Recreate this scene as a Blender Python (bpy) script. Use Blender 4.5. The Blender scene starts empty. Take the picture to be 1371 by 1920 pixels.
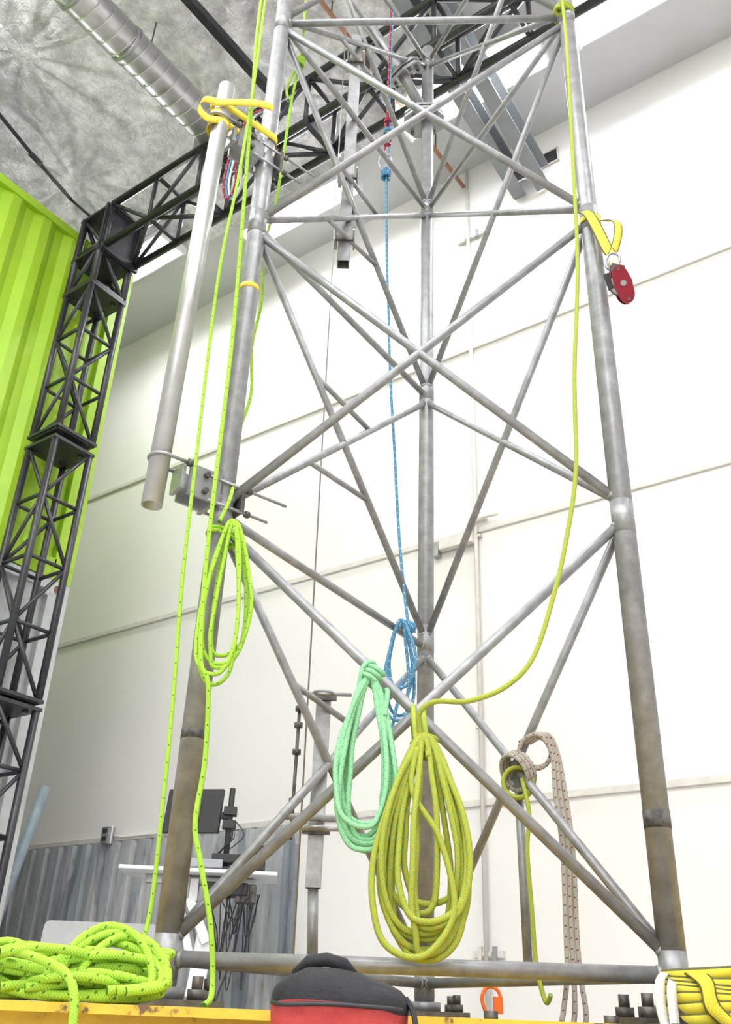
import bpy, math, random
from mathutils import Vector, Matrix, Quaternion
random.seed(7)
sc=bpy.context.scene
sc.view_settings.view_transform='Standard'
# ---------------------------------------------------------------- frames
# room frame: x along the back wall, y towards it, z up, floor z=0
# tower frame: rotated about z (the tower stands skewed in the room), origin height = top of its steel skid
A=math.atan2(.596,.803); BASE=.35
TF=Matrix.Translation((0,0,BASE))@Matrix.Rotation(A,4,'Z')
ID=Matrix.Identity(4)
V3=Vector
# ---------------------------------------------------------------- materials
def newmat(name):
    m=bpy.data.materials.new(name); m.use_nodes=True
    nt=m.node_tree; b=nt.nodes['Principled BSDF']
    return m,nt,b
def N(nt,t,**k):
    n=nt.nodes.new(t)
    for a,v in k.items():
        if hasattr(n,a): setattr(n,a,v)
    return n
def ramp(nt,src,cols):
    r=N(nt,'ShaderNodeValToRGB'); e=r.color_ramp.elements
    e[0].position=cols[0][0]; e[0].color=(*cols[0][1],1)
    e[1].position=cols[-1][0]; e[1].color=(*cols[-1][1],1)
    for p,c in cols[1:-1]:
        x=e.new(p); x.color=(*c,1)
    nt.links.new(src,r.inputs[0]); return r.outputs[0]
def noise(nt,scale,detail=4,rough=.55,vec=None,mapscale=None,coord='Object'):
    n=N(nt,'ShaderNodeTexNoise'); n.inputs['Scale'].default_value=scale
    n.inputs['Detail'].default_value=detail; n.inputs['Roughness'].default_value=rough
    tc=N(nt,'ShaderNodeTexCoord'); src=tc.outputs[coord]
    if mapscale:
        mp=N(nt,'ShaderNodeMapping'); mp.inputs['Scale'].default_value=mapscale
        nt.links.new(src,mp.inputs[0]); src=mp.outputs[0]
    nt.links.new(src,n.inputs['Vector']); return n.outputs[0]
def bump(nt,b,h,strength=.3,dist=.01):
    bp=N(nt,'ShaderNodeBump'); bp.inputs['Strength'].default_value=strength; bp.inputs['Distance'].default_value=dist
    nt.links.new(h,bp.inputs['Height']); nt.links.new(bp.outputs[0],b.inputs['Normal'])
def mottled(name,cols,scale=8,rough=.5,metal=0,bs=.15,bscale=60,mapscale=None,detail=5,spec=.5):
    m,nt,b=newmat(name)
    o=noise(nt,scale,detail,.6,mapscale=mapscale)
    nt.links.new(ramp(nt,o,cols),b.inputs['Base Color'])
    b.inputs['Roughness'].default_value=rough; b.inputs['Metallic'].default_value=metal
    b.inputs['Specular IOR Level'].default_value=spec
    if bs: bump(nt,b,noise(nt,bscale,3),bs,.004)
    return m
def plain(name,col,rough=.5,metal=0,**k):
    d=tuple(c*.88 for c in col)
    return mottled(name,[(.35,d),(.65,col)],scale=k.get('scale',12),rough=rough,metal=metal,bs=k.get('bs',.05))
STEEL=mottled('weathered_tower_steel',[(.25,(.20,.20,.205)),(.5,(.275,.276,.283)),(.75,(.36,.362,.37))],scale=24,rough=.40,metal=.35,bs=.10,bscale=140)
GALV=mottled('galvanised_tube',[(.3,(.26,.26,.27)),(.7,(.40,.40,.42))],scale=16,rough=.4,metal=.6,bs=.06)
ALU=mottled('aluminium_pipe',[(.3,(.38,.375,.37)),(.7,(.52,.51,.505))],scale=10,rough=.34,metal=.6,bs=.05)
DUCT=mottled('duct_sheet',[(.3,(.48,.475,.47)),(.7,(.62,.61,.605))],scale=6,rough=.32,metal=.7,bs=.04)
BLACK=mottled('black_painted_truss',[(.3,(.014,.014,.018)),(.7,(.035,.035,.042))],scale=20,rough=.38,bs=.1)
BLK=plain('black_plastic',(.02,.02,.022),.5)
DK=mottled('dark_tape',[(.4,(.04,.04,.04)),(.6,(.12,.11,.1))],scale=40,rough=.7)
GREEN=mottled('lime_container_paint',[(.3,(.27,.46,.015)),(.55,(.31,.51,.02)),(.75,(.37,.56,.05))],scale=1.6,rough=.45,bs=.03,bscale=30)
GREYC=mottled('grey_container_paint',[(.3,(.42,.44,.44)),(.7,(.56,.57,.57))],scale=3,rough=.5)
RUST=mottled('rusty_steel',[(.3,(.12,.05,.025)),(.7,(.3,.15,.07))],scale=25,rough=.8)
YEL=mottled('chipped_yellow_paint',[(.36,(.14,.07,.02)),(.40,(.62,.40,.02)),(.7,(.76,.51,.03))],scale=16,rough=.5,bs=.2)
WHITE=plain('white_laminate',(.78,.79,.80),.35)
CREAM=plain('painted_strip',(.68,.65,.605),.55)
DSTL=mottled('dark_bolt_steel',[(.3,(.06,.055,.05)),(.7,(.17,.16,.15))],scale=30,rough=.5,metal=.5)
COPPER=mottled('rust_primer_pipe',[(.3,(.28,.11,.06)),(.7,(.42,.2,.11))],scale=20,rough=.5)
REDM=plain('red_anodised',(.28,.015,.03),.3,.4)
REDF=mottled('red_nylon',[(.3,(.40,.035,.035)),(.7,(.50,.06,.05))],scale=60,rough=.8,bs=.4,bscale=400)
BLKF=mottled('black_nylon',[(.3,(.008,.008,.01)),(.7,(.03,.03,.035))],scale=30,rough=.8,bs=.4,bscale=300)
ORG=plain('orange_cord_rubber',(.85,.16,.02),.5)
SILV=plain('silver_lid',(.30,.31,.33),.4,.3)
BLUEG=mottled('faded_blue_pvc',[(.3,(.24,.31,.38)),(.7,(.38,.45,.50))],scale=9,rough=.5)
TAPEY=plain('yellow_tape',(.75,.55,.03),.5)
FLECKS=plain('steel_cable',(.3,.3,.3),.4,.6)

def ropemat(name,base,dark,fleck=.22,period=.045,base2=None):
    m,nt,b=newmat(name)
    tc=N(nt,'ShaderNodeTexCoord'); sp=N(nt,'ShaderNodeSeparateXYZ'); nt.links.new(tc.outputs['UV'],sp.inputs[0])
    def M(op,a,bv=None):
        n=N(nt,'ShaderNodeMath'); n.operation=op
        if isinstance(a,(int,float)): n.inputs[0].default_value=a
        else: nt.links.new(a,n.inputs[0])
        if bv is not None:
            if isinstance(bv,(int,float)): n.inputs[1].default_value=bv
            else: nt.links.new(bv,n.inputs[1])
        return n.outputs[0]
    u,v=sp.outputs[0],sp.outputs[1]
    k=1/period
    h1=M('FRACT',M('ADD',M('MULTIPLY',u,k),v)); h2=M('FRACT',M('SUBTRACT',M('MULTIPLY',u,k*2),M('MULTIPLY',v,2.0)))
    f=M('MULTIPLY',M('LESS_THAN',h1,fleck),M('LESS_THAN',h2,.35))
    # fine braid
    b1=M('FRACT',M('ADD',M('MULTIPLY',u,200),M('MULTIPLY',v,5.0))); b2=M('FRACT',M('SUBTRACT',M('MULTIPLY',u,200),M('MULTIPLY',v,5.0)))
    w=M('MULTIPLY',M('SINE',M('MULTIPLY',b1,3.1416)),M('SINE',M('MULTIPLY',b2,3.1416)))
    r=ramp(nt,w,[(0,tuple(c*.62 for c in base)),(.45,base)] if base2 is None else [(0.12,base2),(.3,base)])
    mx=N(nt,'ShaderNodeMix'); mx.data_type='RGBA'
    nt.links.new(f,mx.inputs[0]); nt.links.new(r,mx.inputs[6]); mx.inputs[7].default_value=(*dark,1)
    nt.links.new(mx.outputs[2],b.inputs['Base Color'])
    b.inputs['Roughness'].default_value=.8; b.inputs['Specular IOR Level'].default_value=.25
    bump(nt,b,w,.35,.0007)
    return m
R_LIME=ropemat('neon_lime_rope',(.39,.66,.06),(.08,.20,.03),.11,.04)
R_OLIVE=ropemat('yellow_green_rope',(.40,.45,.06),(.26,.38,.09),.35,.03)
R_MINT=ropemat('mint_rope',(.31,.62,.35),(.18,.46,.25),.3,.02,(.18,.46,.25))
R_BLUE=ropemat('blue_rope',(.09,.27,.44),(.4,.55,.68),.22,.03)
R_BROWN=ropemat('beige_rope',(.46,.42,.37),(.18,.07,.05),.22,.025)
R_MULTI=ropemat('red_sling_rope',(.42,.03,.05),(.5,.4,.5),.3,.05)
def webmat(name,col,edge):
    m,nt,b=newmat(name)
    tc=N(nt,'ShaderNodeTexCoord'); sp=N(nt,'ShaderNodeSeparateXYZ'); nt.links.new(tc.outputs['UV'],sp.inputs[0])
    r=ramp(nt,sp.outputs[1],[(0,edge),(.08,edge),(.12,col),(.88,col),(.92,edge),(1,edge)])
    nt.links.new(r,b.inputs['Base Color']); b.inputs['Roughness'].default_value=.7
    w=N(nt,'ShaderNodeTexWave'); w.inputs['Scale'].default_value=120; nt.links.new(tc.outputs['UV'],w.inputs[0])
    bump(nt,b,w.outputs[0],.4,.001)
    return m
WEB=webmat('yellow_webbing',(.74,.56,.03),(.66,.49,.03))
WEBB=webmat('yellow_black_edge_webbing',(.68,.60,.05),(.10,.10,.03))
WHW=webmat('white_webbing',(.7,.7,.68),(.65,.65,.63))

def wallmat():
    m,nt,b=newmat('painted_wall')
    o=noise(nt,.6,3); nt.links.new(ramp(nt,o,[(.3,(.75,.725,.70)),(.7,(.795,.775,.755))]),b.inputs['Base Color'])
    b.inputs['Roughness'].default_value=.6; bump(nt,b,noise(nt,70,3),.06,.004); return m
WALL=wallmat()
CEILW=mottled('white_ceiling_board',[(.3,(.52,.52,.53)),(.7,(.60,.60,.61))],scale=1,rough=.7)
def foilmat():
    m,nt,b=newmat('foil_insulation')
    o=noise(nt,6.0,9,.75); nt.links.new(ramp(nt,o,[(.36,(.52,.50,.53)),(.5,(.76,.74,.77)),(.62,(.97,.95,.98))]),b.inputs['Base Color'])  # bright and dull patches in the base colour imitate crinkle highlights
    b.inputs['Metallic'].default_value=.55; b.inputs['Roughness'].default_value=.28
    tc=N(nt,'ShaderNodeTexCoord')
    n=N(nt,'ShaderNodeTexNoise'); n.inputs['Scale'].default_value=5; n.inputs['Detail'].default_value=8; n.inputs['Roughness'].default_value=.7; n.inputs['Distortion'].default_value=1.2
    nt.links.new(tc.outputs['Object'],n.inputs[0])
    w=N(nt,'ShaderNodeTexWave'); w.inputs['Scale'].default_value=18; w.wave_type='BANDS'; w.bands_direction='X'; nt.links.new(tc.outputs['Object'],w.inputs[0])
    w2=N(nt,'ShaderNodeTexWave'); w2.inputs['Scale'].default_value=18; w2.bands_direction='Y'; nt.links.new(tc.outputs['Object'],w2.inputs[0])
    a=N(nt,'ShaderNodeMath'); a.operation='ADD'; nt.links.new(w.outputs[0],a.inputs[0]); nt.links.new(w2.outputs[0],a.inputs[1])
    s=N(nt,'ShaderNodeMath'); s.operation='MULTIPLY_ADD'; s.inputs[1].default_value=.03
    nt.links.new(a.outputs[0],s.inputs[0]); nt.links.new(n.outputs[0],s.inputs[2])
    bump(nt,b,s.outputs[0],.75,.08); return m
FOIL=foilmat()
def boardmat():
    m,nt,b=newmat('weathered_painted_boards')
    tc=N(nt,'ShaderNodeTexCoord')
    mp=N(nt,'ShaderNodeMapping'); mp.inputs['Scale'].default_value=(5.2,.01,.7); nt.links.new(tc.outputs['Object'],mp.inputs[0])
    v=N(nt,'ShaderNodeTexVoronoi'); v.inputs['Scale'].default_value=1.6; nt.links.new(mp.outputs[0],v.inputs[0])
    o=noise(nt,3,8,.7,mapscale=(6,1,1.2))
    c1=ramp(nt,v.outputs['Color'],[(.1,(.24,.27,.31)),(.4,(.41,.43,.45)),(.7,(.54,.54,.54)),(.95,(.30,.36,.41))])
    c2=ramp(nt,o,[(.30,(.40,.33,.25)),(.42,(.72,.72,.72)),(.7,(1,1,1))])
    mx=N(nt,'ShaderNodeMix'); mx.data_type='RGBA'; mx.blend_type='MULTIPLY'; mx.inputs[0].default_value=1
    nt.links.new(c1,mx.inputs[6]); nt.links.new(c2,mx.inputs[7]); nt.links.new(mx.outputs[2],b.inputs['Base Color'])
    b.inputs['Roughness'].default_value=.7; bump(nt,b,o,.2,.01); return m
BOARD=boardmat()
CONC=mottled('concrete_floor',[(.3,(.42,.41,.40)),(.7,(.54,.53,.52))],scale=2.5,rough=.5)
def emis(name,col,s):
    m,nt,b=newmat(name); b.inputs['Base Color'].default_value=(*col,1)
    b.inputs['Emission Color'].default_value=(*col,1); b.inputs['Emission Strength'].default_value=s; return m
LAMP=emis('fluorescent_tube_glass',(.96,.98,1),12.0)
DIFF=emis('fluorescent_diffuser',(.96,.98,1),3.5)
# ---------------------------------------------------------------- mesh builder
class B:
    def __init__(s): s.v=[];s.f=[];s.mi=[];s.uv=[];s.mats=[];s.sm=[]
    def m(s,mat):
        if mat not in s.mats: s.mats.append(mat)
        return s.mats.index(mat)
    def face(s,idx,mi,uvs=None,smooth=False):
        s.f.append(idx); s.mi.append(mi); s.uv.append(uvs or [(0,0)]*len(idx)); s.sm.append(smooth)
    def tube(s,pts,r,mat,segs=12,sub=0,caps=True,closed=False,rx=None):
        pts=[V3(p) for p in pts]
        if sub: pts=smooth(pts,sub)
        mi=s.m(mat); n=len(pts); base=len(s.v)
        rr=r if isinstance(r,(list,tuple)) else [r]*n
        T=[]
        for i in range(n):
            a=pts[max(i-1,0)]; b=pts[min(i+1,n-1)]; d=(b-a); T.append(d.normalized() if d.length>1e-9 else V3((0,0,1)))
        up=V3((0,0,1)) if abs(T[0].z)<.9 else V3((1,0,0))
        nx=T[0].cross(up).normalized(); L=0; ls=[]
        for i in range(n):
            if i: 
                L+=(pts[i]-pts[i-1]).length
                q=T[i-1].rotation_difference(T[i]); nx=q@nx
            nx=(nx-T[i]*nx.dot(T[i])).normalized(); ny=T[i].cross(nx)
            ls.append(L)
            for k in range(segs):
                a=2*math.pi*k/segs
                s.v.append(pts[i]+(nx*math.cos(a)+ny*math.sin(a))*rr[i])
        for i in range(n-1):
            for k in range(segs):
                k2=(k+1)%segs
                a=base+i*segs+k; b=base+i*segs+k2; c=b+segs; d=a+segs
                s.face([a,b,c,d],mi,[(ls[i],k/segs),(ls[i],(k+1)/segs),(ls[i+1],(k+1)/segs),(ls[i+1],k/segs)],True)
        if caps:
            s.face([base+k for k in range(segs)][::-1],mi); s.face([base+(n-1)*segs+k for k in range(segs)],mi)
    def pipe(s,p,q,r,t,mat,segs=24):   # hollow pipe
        p=V3(p);q=V3(q);d=(q-p).normalized(); mi=s.m(mat)
        up=V3((0,0,1)) if abs(d.z)<.9 else V3((1,0,0)); nx=d.cross(up).normalized(); ny=d.cross(nx)
        base=len(s.v)
        for (c,rr) in ((p,r),(q,r),(q,r-t),(p,r-t)):
            for k in range(segs):
                a=2*math.pi*k/segs; s.v.append(c+(nx*math.cos(a)+ny*math.sin(a))*rr)
        for j in range(4):
            j2=(j+1)%4
            for k in range(segs):
                k2=(k+1)%segs
                s.face([base+j*segs+k,base+j*segs+k2,base+j2*segs+k2,base+j2*segs+k],mi,None,j in(0,2))
    def box(s,c,size,mat,M=None,hollow=False):
        c=V3(c); hx,hy,hz=[x/2 for x in size]; mi=s.m(mat); base=len(s.v)
        for dz in(-hz,hz):
            for dx,dy in((-hx,-hy),(hx,-hy),(hx,hy),(-hx,hy)):
                p=V3((dx,dy,dz))
                if M is not None: p=M@p
                s.v.append(c+p)
        b=base
        for q in([0,3,2,1],[4,5,6,7],[0,1,5,4],[1,2,6,5],[2,3,7,6],[3,0,4,7]):
            s.face([b+i for i in q],mi,[(0,0),(1,0),(1,1),(0,1)])
    def bar(s,p,q,w,h,mat,up=(0,0,1)):   # rectangular bar between two points
        p=V3(p);q=V3(q);d=q-p;L=d.length;d.normalize(); up=V3(up)
        if abs(d.dot(up))>.98: up=V3((1,0,0))
        x=d.cross(up).normalized(); z=x.cross(d)
        M=Matrix((x,d,z)).transposed()
        s.box((p+q)/2,(w,L,h),mat,M)
    def prism(s,poly,th,mat,M,c):   # poly in local xy extruded along local z
        mi=s.m(mat); base=len(s.v); n=len(poly); c=V3(c)
        for z in(-th/2,th/2):
            for x,y in poly: s.v.append(c+M@V3((x,y,z)))
        s.face([base+i for i in range(n)][::-1],mi); s.face([base+n+i for i in range(n)],mi)
        for i in range(n):
            j=(i+1)%n; s.face([base+i,base+j,base+n+j,base+n+i],mi)
    def ribbon(s,pts,width,mat,side,sub=0,th=.002):
        pts=[V3(p) for p in pts]
        if sub: pts=smooth(pts,sub)
        mi=s.m(mat); base=len(s.v); L=0; ls=[]
        n=len(pts)
        for i,p in enumerate(pts):
            if i: L+=(p-pts[i-1]).length
            ls.append(L)
            sd=side(i/(n-1)) if callable(side) else V3(side)
            sd=sd.normalized()*width/2
            t=(pts[min(i+1,n-1)]-pts[max(i-1,0)]).normalized(); nn=t.cross(sd).normalized()*th/2
            s.v+= [p-sd-nn,p+sd-nn,p+sd+nn,p-sd+nn]
        for i in range(n-1):
            for k in range(4):
                k2=(k+1)%4; vv=[(0,1),(1,1),(1,0),(0,0)][k]
                s.face([base+i*4+k,base+i*4+k2,base+(i+1)*4+k2,base+(i+1)*4+k],mi,[(ls[i],vv[0]),(ls[i],vv[1]),(ls[i+1],vv[1]),(ls[i+1],vv[0])],k in(0,2))
        s.face([base,base+1,base+2,base+3],mi); e=base+(n-1)*4; s.face([e+3,e+2,e+1,e],mi)
    def done(s,name,frame=ID,parent=None,bevel=0):
        me=bpy.data.meshes.new(name)
        c=V3((0,0,0))
        if s.v:
            c=V3([(min(v[i] for v in s.v)+max(v[i] for v in s.v))/2 for i in range(3)]); c.z=min(v[2] for v in s.v)
        me.from_pydata([v-c for v in s.v],[],s.f)
        for m in s.mats: me.materials.append(m)
        me.polygons.foreach_set('material_index',s.mi); me.polygons.foreach_set('use_smooth',s.sm)
        uv=me.uv_layers.new(name='UVMap'); flat=[x for f in s.uv for t in f for x in t]
        uv.data.foreach_set('uv',flat); me.update()
        o=bpy.data.objects.new(name,me); sc.collection.objects.link(o)
        mw=frame@Matrix.Translation(c)
        if parent is not None:
            o.parent=parent; o.matrix_parent_inverse=parent.matrix_world.inverted()
        o.matrix_world=mw
        if bevel:
            md=o.modifiers.new('b','BEVEL'); md.width=bevel; md.segments=2; md.limit_method='ANGLE'
        return o
def smooth(pts,sub):
    out=[];n=len(pts)
    for i in range(n-1):
        p0=pts[max(i-1,0)];p1=pts[i];p2=pts[i+1];p3=pts[min(i+2,n-1)]
        for k in range(sub):
            t=k/sub
            out.append(.5*((2*p1)+(-p0+p2)*t+(2*p0-5*p1+4*p2-p3)*t*t+(-p0+3*p1-3*p2+p3)*t**3))
    out.append(pts[-1]); return out
def empty(name,loc=(0,0,0)):
    e=bpy.data.objects.new(name,None); e.location=loc; e.empty_display_size=.2; sc.collection.objects.link(e)
    bpy.context.view_layer.update(); return e
def lerp(a,b,t): return V3(a)*(1-t)+V3(b)*t
# ================================================================ ROOM
CH=6.75; WV=4.9
b=B(); b.box((0,WV+.1,CH/2),(17,.2,CH),WALL); b.done('wall_back')
b=B(); b.box((-8.1,-.5,CH/2),(.2,11,CH),WALL); b.done('wall_left')
b=B(); b.box((7.1,-.5,CH/2),(.2,11,CH),WALL); b.done('wall_right')
b=B(); b.box((0,-6.1,CH/2),(17,.2,CH),WALL); b.done('wall_front')
b=B(); b.box((-.5,-.6,-.1),(15.4,11.2,.2),CONC); b.done('floor')
# ceiling deck + foil batts
b=B(); b.box((-.5,-.6,CH+.1),(15.4,11.2,.2),CEILW); b.done('ceiling')
def foil():
    b=B(); mi=b.m(FOIL); nx,ny=260,260; x0,x1,y0,y1=-7.9,-2.15,-1.0,4.2
    rnd=random.Random(3); pins=[(-6.4,.4),(-5.0,.2),(-3.2,.6),(-2.6,-.4),(-5.6,3.05),(-4.15,3.25),(-3.0,2.6),(-4.9,2.0),(-3.1,3.7)]
    for j in range(ny+1):
        for i in range(nx+1):
            x=x0+(x1-x0)*i/nx; y=y0+(y1-y0)*j/ny
            z=CH-.03
            bay=abs(((x+7.9)%1.22)/1.22-.5)*2
            z-=.06*(1-bay**2)
            for px,py in pins:
                d=math.hypot(x-px,y-py); a=math.atan2(y-py,x-px)
                if d<1.5: z+=.024*math.exp(-d*d/.40)*(math.sin(a*11+px*7)+.5*math.sin(a*25+py*5))*min(1,d*3)
            z+=.004*math.sin(x*9+y*3)+.004*math.sin(y*11-x*5)
            b.v.append(V3((x,y,min(z,CH-.004))))
    for j in range(ny):
        for i in range(nx):
            a=j*(nx+1)+i; b.face([a,a+nx+1,a+nx+2,a+1],mi,None,True)
    b.done('foil_ceiling_insulation')
foil()
# wall reveal strips
for k,z in enumerate((4.82,3.25,1.455)):
    b=B(); b.box((-.5,WV-.010,z),(14.9,.018,.042),CREAM); b.done('trim_%d'%(k+1),bevel=.004)
# weathered board dado
b=B(); mi=b.m(BOARD); x=-7.3; prof=[]
while x<-4.1:
    prof+=[(x,.045),(x+.10,.045),(x+.12,.015),(x+.155,.015)]; x+=.17
base=len(b.v)
for (x,d) in prof:
    for z in(.02,1.43): b.v.append(V3((x,WV-d,z)))
for i in range(len(prof)-1):
    a=i*2; b.face([a,a+2,a+3,a+1],mi)
b.box((prof[-1][0]+.01,WV-.025,.73),(.02,.045,1.40),BOARD)
b.done('corrugated_wainscot_panel')
# ================================================================ CONTAINERS
def container(name,z0,mat,u1=-5.2,v1=3.56,w=2.44,L=6.06,h=2.9):
    b=B(); v0=v1-L; z1=z0+h; mi=b.m(mat)
    b.box((u1-w/2,(v0+v1)/2,z0+h/2),(w-.14,L-.14,h-.1),mat)
    # frame
    for v in(v0+.08,v1-.08):
        for u in(u1-.08,u1-w+.08): b.box((u,v,z0+h/2),(.16,.16,h-.2),mat)
        b.box((u1-w/2,v,z1-.06),(w-.3,.12,.10),mat); b.box((u1-w/2,v,z0+.09),(w-.3,.12,.14),mat)
    for u in(u1-.035,u1-w+.035):
        b.box((u,(v0+v1)/2,z1-.04),(.07,L-.3,.07),mat); b.box((u,(v0+v1)/2,z0+.08),(.07,L-.3,.15),mat)
    for v in(v0+.09,v1-.09):
        for u in(u1-.085,u1-w+.085):
            for z in(z0+.06,z1-.06):
                b.box((u,v,z),(.17,.18,.118),mat)
                b.tube([(u-.088,v,z),(u+.088,v,z)],.033,RUST,12)
    # corrugated long side (trapezoid ribs)
    v=v0+.16; pr=[]
    while v<v1-.2:
        pr+=[(v,0.012),(v+.072,.012),(v+.14,.048),(v+.21,.048)]; v+=.278
    pr.append((v1-.16,.012))
    for side in(1,-1):
        base=len(b.v)
        for (vv,d) in pr:
            for z in(z0+.15,z1-.07):
                b.v.append(V3(((u1-d) if side==1 else (u1-w+d),vv,z)))
        for i in range(len(pr)-1):
            a=base+i*2; q=[a,a+2,a+3,a+1]
            b.face(q if side==1 else q[::-1],mi)
    # doors on the end facing the wall: locking bars
    for k in range(4):
        u=u1-.45-k*.5; b.tube([(u,v1+.02,z0+.15),(u,v1+.02,z1-.12)],.017,GALV,10)
        for z in(z0+.5,z0+1.4,z0+2.3): b.box((u,v1+.01,z),(.09,.05,.06),mat)
    # grey skin laid over the roof
    b.box((u1-w/2,(v0+v1)/2,z1-.04),(w-.16,L-.3,.02),GREYC)
    return b.done(name)
container('grey_shipping_container',0,GREYC)
container('green_shipping_container',2.901,GREEN)
# ================================================================ BLACK BOX TRUSS
def lattice(b,P,Q,e1,e2,w,h,panel,rc,rw,mat,verts=(1,1,1,1),diag=(1,1,1,1)):
    P=V3(P);Q=V3(Q);e1=V3(e1);e2=V3(e2);L=(Q-P).length;d=(Q-P)/L
    cs=[P,P+e1*w,P+e1*w+e2*h,P+e2*h]
    for c in cs: b.tube([c,c+d*L],rc,mat,12)
    n=max(1,round(L/panel)); s=L/n
    for fi in range(4):
        a=cs[fi];c=cs[(fi+1)%4]
        if verts[fi]:
            for k in range(n+1): b.tube([a+d*s*k,c+d*s*k],rw,mat,8)
        if diag[fi]:
            for k in range(n):
                if (k+fi)%2: b.tube([a+d*s*k,c+d*s*(k+1)],rw,mat,8)
                else: b.tube([c+d*s*k,a+d*s*(k+1)],rw,mat,8)
gan=empty('black_truss_gantry',(-4.97,3.12,0))
b=B(); cu,cv,s=-4.855,2.975,.29
secs=[(.03,1.9),(1.94,3.72),(3.80,5.10)]
for z0,z1 in secs:
    lattice(b,(cu,cv,z0),(cu,cv,z1),(-1,0,0),(0,1,0),s,s,.40,.024,.0135,BLACK,diag=(1,1,0,1))
    for z in(z0+.005,z1-.005):
        b.box((cu-s/2,cv+s/2,z),(s+.05,s+.05,.022),BLACK)
        for dx in(-1,1):
            for dy in(-1,1): b.box((cu-s/2+dx*.1,cv+s/2+dy*.1,z),(.03,.03,.05),BLACK)
b.box((cu-s/2+.1,cv+s/2,.01),(.4,.6,.02),BLACK)
b.done('column_truss',parent=gan)
# corner block
b=B()
lattice(b,(cu,cv,5.12),(cu,cv,5.90),(-1,0,0),(0,1,0),s,s,.40,.028,.018,BLACK)
for z in(5.12,5.45,5.88): b.box((cu-s/2,cv+s/2,z),(s+.05,s+.05,.025),BLACK)
b.box((cu+.01,cv+s/2,5.66),(.02,s+.06,.5),BLACK)
b.done('corner_block',parent=gan)
b=B()
lattice(b,(cu+.05,cv,5.45),(4.6,cv,5.45),(0,1,0),(0,0,1),s,.44,.50,.028,.0165,BLACK,verts=(1,1,1,1),diag=(1,1,0,1))
for k in range(5):
    u=cu+.05+k*2.0
    b.bar((u,cv+s/2,5.43),(u+.03,cv+s/2,5.43),s+.06,.06,BLACK)
b.done('beam_truss',parent=gan)
b=B(); 
for z0,z1 in [(.03,1.9),(1.94,3.72),(3.80,5.9)]:
    lattice(b,(4.9,cv,z0),(4.9,cv,z1),(-1,0,0),(0,1,0),s,s,.40,.021,.0125,BLACK)
b.box((4.9-s/2,cv+s/2,.01),(.6,.6,.02),BLACK)
b.done('far_column_truss',parent=gan)
# ================================================================ CEILING SERVICES
b=B(); uc,zc,R=-3.87,6.2,.135
b.tube([(uc,-3.0,zc),(uc,3.05,zc)],R,DUCT,36)
v=-2.9
while v<3.0:    # spiral lock seam
    pts=[(uc+math.cos(t)*(R+.001),v+.10*t/6.283,zc+math.sin(t)*(R+.001)) for t in [i*math.pi/12 for i in range(25)]]
    b.tube(pts,.004,DUCT,5); v+=.10
for vv in(.5,1.75,2.2): 
    b.tube([(uc,vv,zc),(uc,vv+.03,zc)],R+.008,GALV,36)
b.box((uc,3.16,zc-.02),(.34,.22,.30),GALV)
for k in range(9): b.box((uc,3.07+k*.022,zc-.175),(.30,.006,.03),DSTL)
for vv in(.4,2.4): b.tube([(uc,vv,zc+R),(uc,vv,CH)],.006,DSTL,6)
b.done('spiral_air_duct')
b=B(); b.bar((-3.42,-3,6.45),(-3.42,3.4,6.45),.06,.07,BLACK)
for vv in(-2,0,2,3.3): b.tube([(-3.42,vv,6.48),(-3.42,vv,CH)],.008,DSTL,6)
b.done('ceiling_strut_channel')
b=B(); b.tube([(-5.2,1.8,6.4),(-5.42,2.6,6.4),(-5.5,3.0,6.38)],.016,BLACK,8); b.tube([(-5.2,1.8,6.4),(-5.2,1.8,CH)],.01,BLACK,6); b.tube([(-5.42,2.62,6.4),(-5.40,2.5,6.4)],.024,BLACK,8)
b.tube([(-5.5,3.0,6.38),(-5.1,3.1,5.92)],.012,BLACK,8)
b.done('cable_strut')
b=B(); b.tube([(-2.70,-2,6.52),(-2.70,4.85,6.52)],.017,COPPER,10)
for vv in(-1,1,3,4.4): b.tube([(-2.70,vv,6.52),(-2.70,vv,CH)],.005,DSTL,6)
b.done('sprinkler_pipe')
# steel channel joist into wall
b=B(); p=V3((-2.05,2.6,6.62)); q=V3((-2.05,4.88,6.22)); GB=mottled('grey_primed_steel',[(.3,(.18,.195,.21)),(.7,(.27,.285,.30))],scale=5,rough=.5)
b.bar(p,q,.012,.24,GB)
for dz in(-.12,.12): b.bar(p+V3((.05,0,dz)),q+V3((.05,0,dz)),.11,.012,GB)
b.bar(p+V3((-.20,0,.0)),q+V3((-.20,0,.0)),.012,.2,GB)
for dz in(-.1,.1): b.bar(p+V3((-.15,0,dz)),q+V3((-.15,0,dz)),.10,.012,GB)
for k in range(4): b.tube([(-2.04,4.0+k*.22,6.40-k*.04),(-1.98,4.0+k*.22,6.40-k*.04)],.012,DSTL,6)
b.tube([(-2.05,2.7,6.55),(-2.05,2.7,CH)],.012,DSTL,6)
b.done('steel_ceiling_joist')
# square vent opening on the wall
b=B(); b.box((-1.93,WV-.006,6.41),(.13,.012,.13),BLK)  # flat black panel stands in for the dark inside of the hole
for sx,sz,w,h in((0,.07,.15,.012),(0,-.07,.15,.012),(.07,0,.012,.15),(-.07,0,.012,.15)): b.box((-1.93+sx,WV-.01,6.41+sz),(w,.02,h),CREAM)
b.done('wall_vent_opening')
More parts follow.
